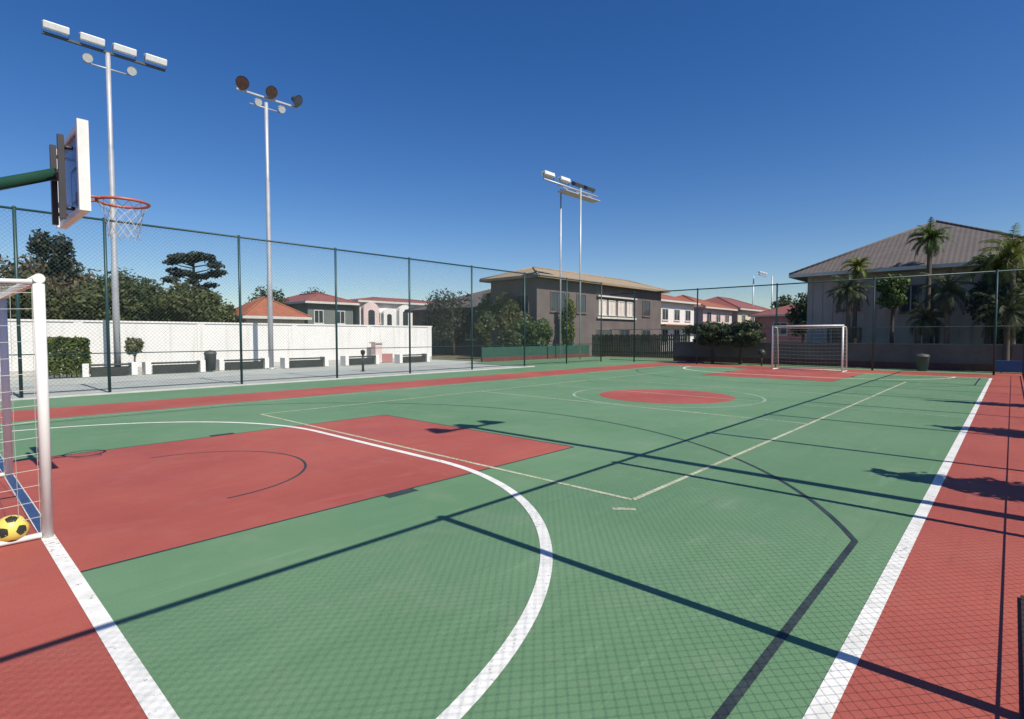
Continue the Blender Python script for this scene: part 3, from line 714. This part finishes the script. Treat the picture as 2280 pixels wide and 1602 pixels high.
# centre: dark two storey house
h2, a, b = house('dark two storey house with sandy hip roof and white curtained windows', 29.8, 25.0, 48.4, 29.6, 5.7, 'hip', 0.95, 'wall_dark', 'roof_sand', over=0.6, fascia='roof_sand')
for u, wd in ((-0.9,1.2),(0.55,1.1),(2.0,1.1),(3.4,1.0)): window(h2, 'S', u, 3.25, wd, 1.25, a, b, pane='curtain', frame='trim', bars=1)
for u, wd in ((-6.9,1.8),(-3.9,1.3),(6.4,1.4)): window(h2, 'S', u, 3.3, wd, 1.5, a, b, frame='wall_mauve')
for u, wd in ((-5.6,1.6),(-0.6,2.4),(2.6,1.8),(6.4,1.6)): window(h2, 'S', u, 0.8, wd, 1.3, a, b, frame='wall_greyg')
for u in (-0.9, 1.0): window(h2, 'W', u, 3.2, 1.3, 1.3, a, b, frame='wall_mauve')
MB().box(-1.8,-b-.22,4.72,4.4,-b-.003,4.84).box(-1.8,-b-.16,2.95,4.4,-b-.003,3.1).build('window_surround', 'trim', h2)
hw_, a, b = house('lower grey wing with a brown hip roof left behind the dark two storey house', 30.6, 29.9, 41, 40.5, 3.7, 'hip', 2.0, 'wall_mauve', 'roof_brown', over=0.5, fascia='roof_brown')
for u in (-2.5, 0.8): window(hw_, 'W', u, 1.2, 1.3, 1.3, a, b)
# white houses with red roofs further along the street
for i, (lb, x0, x1, hw, hh, wm, rm) in enumerate((
        ('white house with red tiled roof next to the dark two storey house', 49.6, 58.0, 5.0, 1.5, 'white_wall', 'roof_red'),
        ('pinkish white house with orange roof second along the distant row', 60.4, 69.0, 4.7, 1.75, 'wall_pink', 'roof_orange'),
        ('cream house with dull red roof at the far end of the distant row', 71.0, 85.0, 4.9, 1.9, 'wall_cream', 'roof_maroon'))):
    r, a, b = house(lb, x0, 26, x1, 35, hw, 'hip', hh, wm, rm, group='houses along the far street')
    n = 3 if i < 2 else 4
    for k in range(n):
        u = -a+2*a*(k+.6)/(n+.2); window(r, 'S', u, 3.1, 1.3, 1.2, a, b); window(r, 'S', u, .8, 1.3, 1.4, a, b)
    MB().box(-a-.02,-b-.9,2.55,a+.02,-b-.003,2.68).build('porch_roof', 'roof_red', r)
rp, a, b = house('dull rose coloured house beyond the far goal beside the grey house', 60, 13.5, 70, 20.2, 3.6, 'hip', 1.2, 'wall_rose', 'roof_maroon')
for u in (-2.0, 0.8): window(rp, 'W', u, 1.6, 1.4, 1.3, a, b)
window(rp, 'S', 0, 1.5, 1.4, 1.3, a, b)
# left: small orange roofed house behind the wall
ho, a, b = house('small cream house with orange hip roof just over the white wall', 14.9, 38.0, 19.0, 42.0, 2.75, 'hip', 1.45, 'wall_cream', 'roof_orange', over=0.35, axis='Y')
for u in (-1.0, 0.9): window(ho, 'S', u, 1.0, 1.0, 1.1, a, b)
hb, a, b = house('low house with dull red roof half hidden behind trees and wall', 12.2, 40, 14.6, 45, 2.5, 'gable', 1.2, 'wall_greyg', 'roof_maroon', over=0.3)
window(hb, 'S', 0.2, 1.0, 0.9, 1.0, a, b)
# long pale row with arched bays
hg, a, b = house('grey green house with a low maroon roof left of the white arched row', 22.8, 45, 27.2, 53, 4.4, 'hip', 0.95, 'wall_greyg', 'roof_maroon', over=0.4, axis='Y')
for u in (-1.2, 0.9): window(hg, 'S', u, 2.6, 0.9, 1.2, a, b)
hl, a, b = house('long white row house with pale arched bays and a red roof beyond the wall', 27.9, 45, 41.0, 53, 4.72, 'hip', 0.62, 'white_wall', 'roof_maroon', over=0.35)
for u, wd, top in ((-5.6,1.7,4.45), (-3.6,1.3,4.0), (-1.7,1.5,4.4), (1.3,1.6,4.2), (3.4,1.6,4.4), (5.4,1.8,4.5)):
    bay = MB(); n = 12; Rr = wd/2
    prof = [(u-Rr,0),(u+Rr,0)]+[(u+Rr*math.cos(math.pi*k/n), top-Rr*0.55+Rr*0.8*math.sin(math.pi*k/n)) for k in range(n+1)]
    y0, y1 = -b-0.5, -b-.003
    bay.poly([(p[0],y0,p[1]) for p in prof]); bay.poly([(p[0],y1,p[1]) for p in reversed(prof)])
    for k in range(len(prof)):
        p, q = prof[k], prof[(k+1) % len(prof)]; bay.quad((p[0],y1,p[1]),(q[0],y1,q[1]),(q[0],y0,q[1]),(p[0],y0,p[1]))
    o = bay.build('bay', 'wall_pink' if wd > 1.55 else 'white_wall', hl)
    op = MB(); r2 = Rr*0.42
    pr = [(u-r2,2.55),(u+r2,2.55)]+[(u+r2*math.cos(math.pi*k/n), top-Rr*0.85+r2*0.7*math.sin(math.pi*k/n)) for k in range(n+1)]
    op.poly([(p[0],y0-.006,p[1]) for p in pr]); op.build('window', 'glass', o)
for u in (-4.6,-0.2,2.4,4.4): window(hl, 'S', u, 2.7, 0.6, 1.1, a, b)

# ------------------------------------------------------------------ boundaries at the far end
fw = empty('boundary_wall', (30.9, 6.5, 0), 'low mauve grey wall with dark red foot behind the far fence', 'wall')
MB().box(0,-9,-0.05,0.2,8.6,1.12).build('wall', 'wall_mauve', fw)
MB().box(-0.03,-9,0,-0.001,8.6,0.3).build('plinth', 'red_brick', fw)
MB().box(-0.03,-9.02,1.12,0.23,8.62,1.18).build('coping', 'wall_greyg', fw)
sf = empty('wooden_fence', (33.3, 19, 0), 'brown upright board fence below the dark two storey house', 'fence')
bb = MB()
for k in range(52): bb.box(0.0,-3.6+k*0.14,0.06,0.025,-3.6+k*0.14+0.115,1.62+0.04*math.sin(k*2.1))
bb.build('boards', 'slat', sf)
MB().box(0.027,-3.6,0.35,0.07,3.7,0.43).box(0.027,-3.6,1.25,0.07,3.7,1.33).build('rails', 'slat', sf)
gs = empty('screen_fence', (27.5, 22.9, 0), 'low dark green screen fence left of the brown board fence', 'fence')
MB().box(-5.2,0,0.25,5.8,0.03,0.85).build('screen', 'screen', gs)
MB().box(-5.2,-0.03,-0.05,5.8,0.1,0.25).build('plinth', 'red_brick', gs)
for k in range(7): MB().tube([(-5.15+k*1.8,0.06,0),(-5.15+k*1.8,0.06,0.95)], .03, 8).build('post', 'fence', gs)
tb = empty('low_barrier', (29.9, -0.45, 0), 'low blue board on the ground at the far right corner', 'barrier')
MB().box(0,-0.9,0.06,0.06,0.95,0.52,0.01).build('board', 'blue', tb)
for y in (-0.7, 0.75): MB().box(-0.12,y-.03,0,0.2,y+.03,0.06).build('foot', 'bench_dark', tb)
t = empty('litter_bin', (29.4, 2.85, 0), 'dark bin on the far paving below the palms', 'bin')
MB().lathe([(0.001,0.02),(0.2,0.02),(0.25,0.62),(0.27,0.64)], n=16).build('drum', 'bin', t)
MB().lathe([(0.27,0.64),(0.22,0.72),(0.001,0.76)], n=16).build('lid', 'bin', t)
t = empty('bollard_light', (28.9, 9.35, 0), 'dark round headed bollard just left of the distant goal', 'post')
MB().tube([(0,0,0),(0,0,0.5)], 0.035, 8).build('post', 'bench_dark', t)
bm = bmesh.new(); bmesh.ops.create_uvsphere(bm, u_segments=16, v_segments=10, radius=0.19)
MB().addbm(bm, Matrix.Translation((0,0,0.66)), True).build('globe', 'bench_dark', t)

# ------------------------------------------------------------------ trees on the left skyline
G = 'trees behind the white wall'
LT = [(-20,600,2.6,'leaf_olive'),(45,592,2.2,'leaf_brown'),(150,598,2.2,'leaf_brown'),(215,618,2.0,'leaf_olive'),(285,608,2.1,'leaf_dark'),(345,622,2.0,'leaf_olive'),
      (400,640,1.9,'leaf_olive'),(460,655,1.6,'leaf_olive'),(505,690,1.2,'leaf_olive')]
LL = ['bushy tree at the left border above the wall', 'brownish tree left of the tall dark tree on the left skyline', 'brownish tree right of the tall dark tree on the left skyline',
      'olive tree left of the first lamp mast on the skyline', 'dark green tree just right of the first lamp mast', 'olive tree in the middle of the left tree row',
      'olive tree below the flat-topped pine', 'small olive tree right of the flat-topped pine', 'lowest olive tree beside the orange roofed house']
for i, ((px, py, r, lf), lb) in enumerate(zip(LT, LL)):
    Y = 38+(i % 3)*1.3; p = at_y(px, py-4, Y); top = p.z
    tree(lb, p.x, Y, top, (r*1.1, r, (top-1.0)*0.55), 0.9+(top-0.9)*0.53, lf, 4600, 0.17, 20+i, group=G, k=20)
p = at_y(112, 520, 41); tree('tall dark tree rising above the others at far left', p.x, 41, p.z, (1.25,1.25,2.1), p.z-1.9, 'leaf_pine', 3800, 0.17, 41, group=G, k=16, spread=0.85)
# flat-topped pine, tiered limbs
p = at_y(430, 563, 40); rnd = random.Random(77)
root = empty('pine_tree', (p.x, 40, 0), 'flat-topped grey pine with tiered limbs right of the first lamp mast', 'tree', G)
tr = MB().tube([(0,0,-.1),(.05,0,3),(0,0,p.z-.5)], [.2,.15,.06], 8); cl = []
for q in range(34):
    t = rnd.random(); z = p.z-0.2-2.5*t; rr = (0.45+1.15*math.sin(math.pi*min(1,.18+.62*t)))*rnd.uniform(.55,1.05); az = q*2.4
    c = (rr*math.cos(az), rr*math.sin(az), z+.12*rr); cl.append((c, (.5,.5,.2))); tr.tube([(0,0,z-.25),(c[0]*.6,c[1]*.6,z-.08),c], [.05,.035,.015], 5)
cl.append(((0,0,p.z-.3),(.6,.6,.28)))
tr.build('trunk', 'bark', root); mb = MB(); leaf_cloud(mb, rnd, cl, 5600, 0.15, 0.4); mb.build('crown', 'leaf_pine', root)
# around the orange roof and the row house
for lb, px, py, Y, r, lf, n in (('dark tree rising behind the orange hip roof', 600, 640, 50, 2.2, 'leaf_dark', 3000),
                            ('grey green tree at the left end of the maroon roofed row', 700, 640, 56, 2.6, 'leaf_pine', 3000)):
    p = at_y(px, py, Y); tree(lb, p.x, Y, p.z, (r,r,(p.z-1)*.5), .9+(p.z-.9)*.5, lf, n, .2, int(px), k=16)
# centre: in front of the dark house
G2 = 'trees before the dark two storey house'
CT = [('grey green rounded tree left of the dark two storey house', 1010, 650, 33, 2.9, 'leaf_pine', 5200), ('tall olive tree against the left gable of the dark house', 1110, 628, 30, 2.0, 'leaf_mid', 5200),
      ('dark upright tree beside the row house and the green screen', 1080, 690, 26.5, 0.85, 'leaf_dark', 3200),
      ('bright green bush in front of the dark house left of the double mast', 1190, 705, 24.2, 1.25, 'leaf_mid', 3600),
      ('lime green upright tree between the legs of the double mast', 1265, 652, 24.0, 0.62, 'leaf_lime', 2600),
      ('small dark bush behind the green screen fence', 1135, 725, 24.3, 0.9, 'leaf_dark', 2600)]
for i, (lb, px, py, Y, r, lf, n) in enumerate(CT):
    p = at_y(px, py, Y); tree(lb, p.x, Y, p.z, (r, r, (p.z-.4)*.52), .3+(p.z-.3)*.5, lf, n, .15, 60+i, group=G2, k=18, trunk_r=.11)
tree('broad olive tree covering the left corner of the dark two storey house', 28.9, 26.6, 4.6, (1.2,1.7,2.0), 2.5, 'leaf_olive', 5200, .15, 71, group=G2, k=20, trunk_r=.1)
# umbrella trees at the far wall
G3 = 'dark umbrella trees before the far wall'
tree('broad dark umbrella tree left in the pair before the far wall', 29.7, 12.2, 2.4, (1.2,1.5,.66), 1.66, 'leaf_dark', 6200, .13, 91, group=G3, k=20, trunk_r=.085)
tree('narrower dark umbrella tree nearer the distant goal', 29.7, 10.7, 2.3, (1.0,1.3,.7), 1.66, 'leaf_dark', 5200, .13, 92, group=G3, k=20, trunk_r=.085)
# palms and trees at the right
def rp_(px, py, X): p = at_x(px, py, X); return p.y, p.z
for i, (lb, px, py, X, L, lf, nf) in enumerate((
        ('dark leafy palm at the left corner of the grey house', 1890, 645, 31.6, 1.15, 'leaf_dark', 34),
        ('yellow green palm top showing against the brown roof at left', 1905, 592, 32.6, 0.8, 'leaf_lime', 24),
        ('dark palm with a bare brown trunk in the middle of the grey facade', 2112, 650, 31.2, 1.25, 'leaf_dark', 36),
        ('tallest palm whose crown stands against the roof peak of the grey house', 2070, 528, 32.8, 1.0, 'leaf_mid', 34),
        ('low bushy palm with yellowish fronds left of the bare trunk', 2068, 708, 31.8, 1.0, 'leaf_olive', 30),
        ('bright palm top under the eaves at the right border', 2205, 590, 31.6, 1.15, 'leaf_mid', 32),
        ('large palm with pale green top at the right border', 2262, 560, 31.0, 1.35, 'leaf_lime', 34),
        ('lowest dark palm at the right border above the blue board', 2245, 690, 30.9, 1.3, 'leaf_dark', 34))):
    y, z = rp_(px, py, X); palm(lb, X, y, z, L, 100+i, lf, nf)
y, z = rp_(1990, 615, 32.0)
tree('light green leafy tree between two palms before the grey house', 32.0, y, z+.2, (.85,.85,1.0), z-.75, 'leaf_mid', 3400, .13, 130, k=16, trunk_r=.09)
y, z = rp_(2235, 600, 31.8)
tree('dense dark tree filling the right border beneath the palm tops', 32.2, y-.5, z, (1.2,1.7,1.9), z-1.6, 'leaf_dark', 6500, .16, 131, k=18, trunk_r=.1)
p = at_x(1745, 668, 62); tree('dark distant tree behind the rose coloured house', 72, p.y*72/62, 6.8, (2.2,2.6,2.2), 4.8, 'leaf_dark', 2400, .25, 133, k=14)
p = at_x(1790, 662, 50); tree('dark distant tree at the left corner of the grey house', 50, p.y, p.z, (1.4,1.6,1.9), p.z-1.7, 'leaf_dark', 2400, .2, 134, k=14)
# palms right of the camera: only their shadows reach the court
G5 = 'pointed trees beside the near right fence'
for i, (lb, x, y, r, top) in enumerate((('pointed tree outside the right fence throwing the nearest dark shadow on the red strip', 7.25, -2.6, .62, 4.5),
                                  ('pointed tree outside the right fence throwing the middle shadow on the red strip', 11.6, -2.6, .62, 4.3),
                                  ('pointed tree outside the right fence throwing the farthest shadow across the sideline', 16.2, -2.5, .42, 4.75))):
    rnd = random.Random(150+i); root = empty('conifer', (x, y, 0), lb, 'tree', G5); cl = []
    MB().tube([(0,0,-.1),(0,0,top*.6),(0,0,top-.1)], [.09,.06,.01], 8).build('trunk', 'bark', root)
    for k in range(26):
        t = k/25; z = .7+(top-.75)*t; rr = r*min(1, .55+t*1.2)*(1-max(0, (t-.5)/.5))**.75*.6+.05; az = k*2.4
        cl.append(((rr*.6*math.cos(az), rr*.6*math.sin(az), z), (rr, rr, .22)))
    mb = MB(); leaf_cloud(mb, rnd, cl, 3600, .10); mb.build('crown', 'leaf_dark', root)
# far ground cover line of woodland beyond everything
rnd = random.Random(9); mb = MB(); cl = []
for k in range(150):
    an = R_(-4+100*k/149); d = rnd.uniform(150, 190); cl.append(((d*math.cos(an), d*math.sin(an), 2.0), (rnd.uniform(4,7), rnd.uniform(4,7), rnd.uniform(2.5,4.5))))
leaf_cloud(mb, rnd, cl, 16000, 0.8)
tag(mb.build('distant_wood', 'leaf_pine'), 'dark strip of distant woodland along the horizon behind the houses', 'wood', kind='stuff')
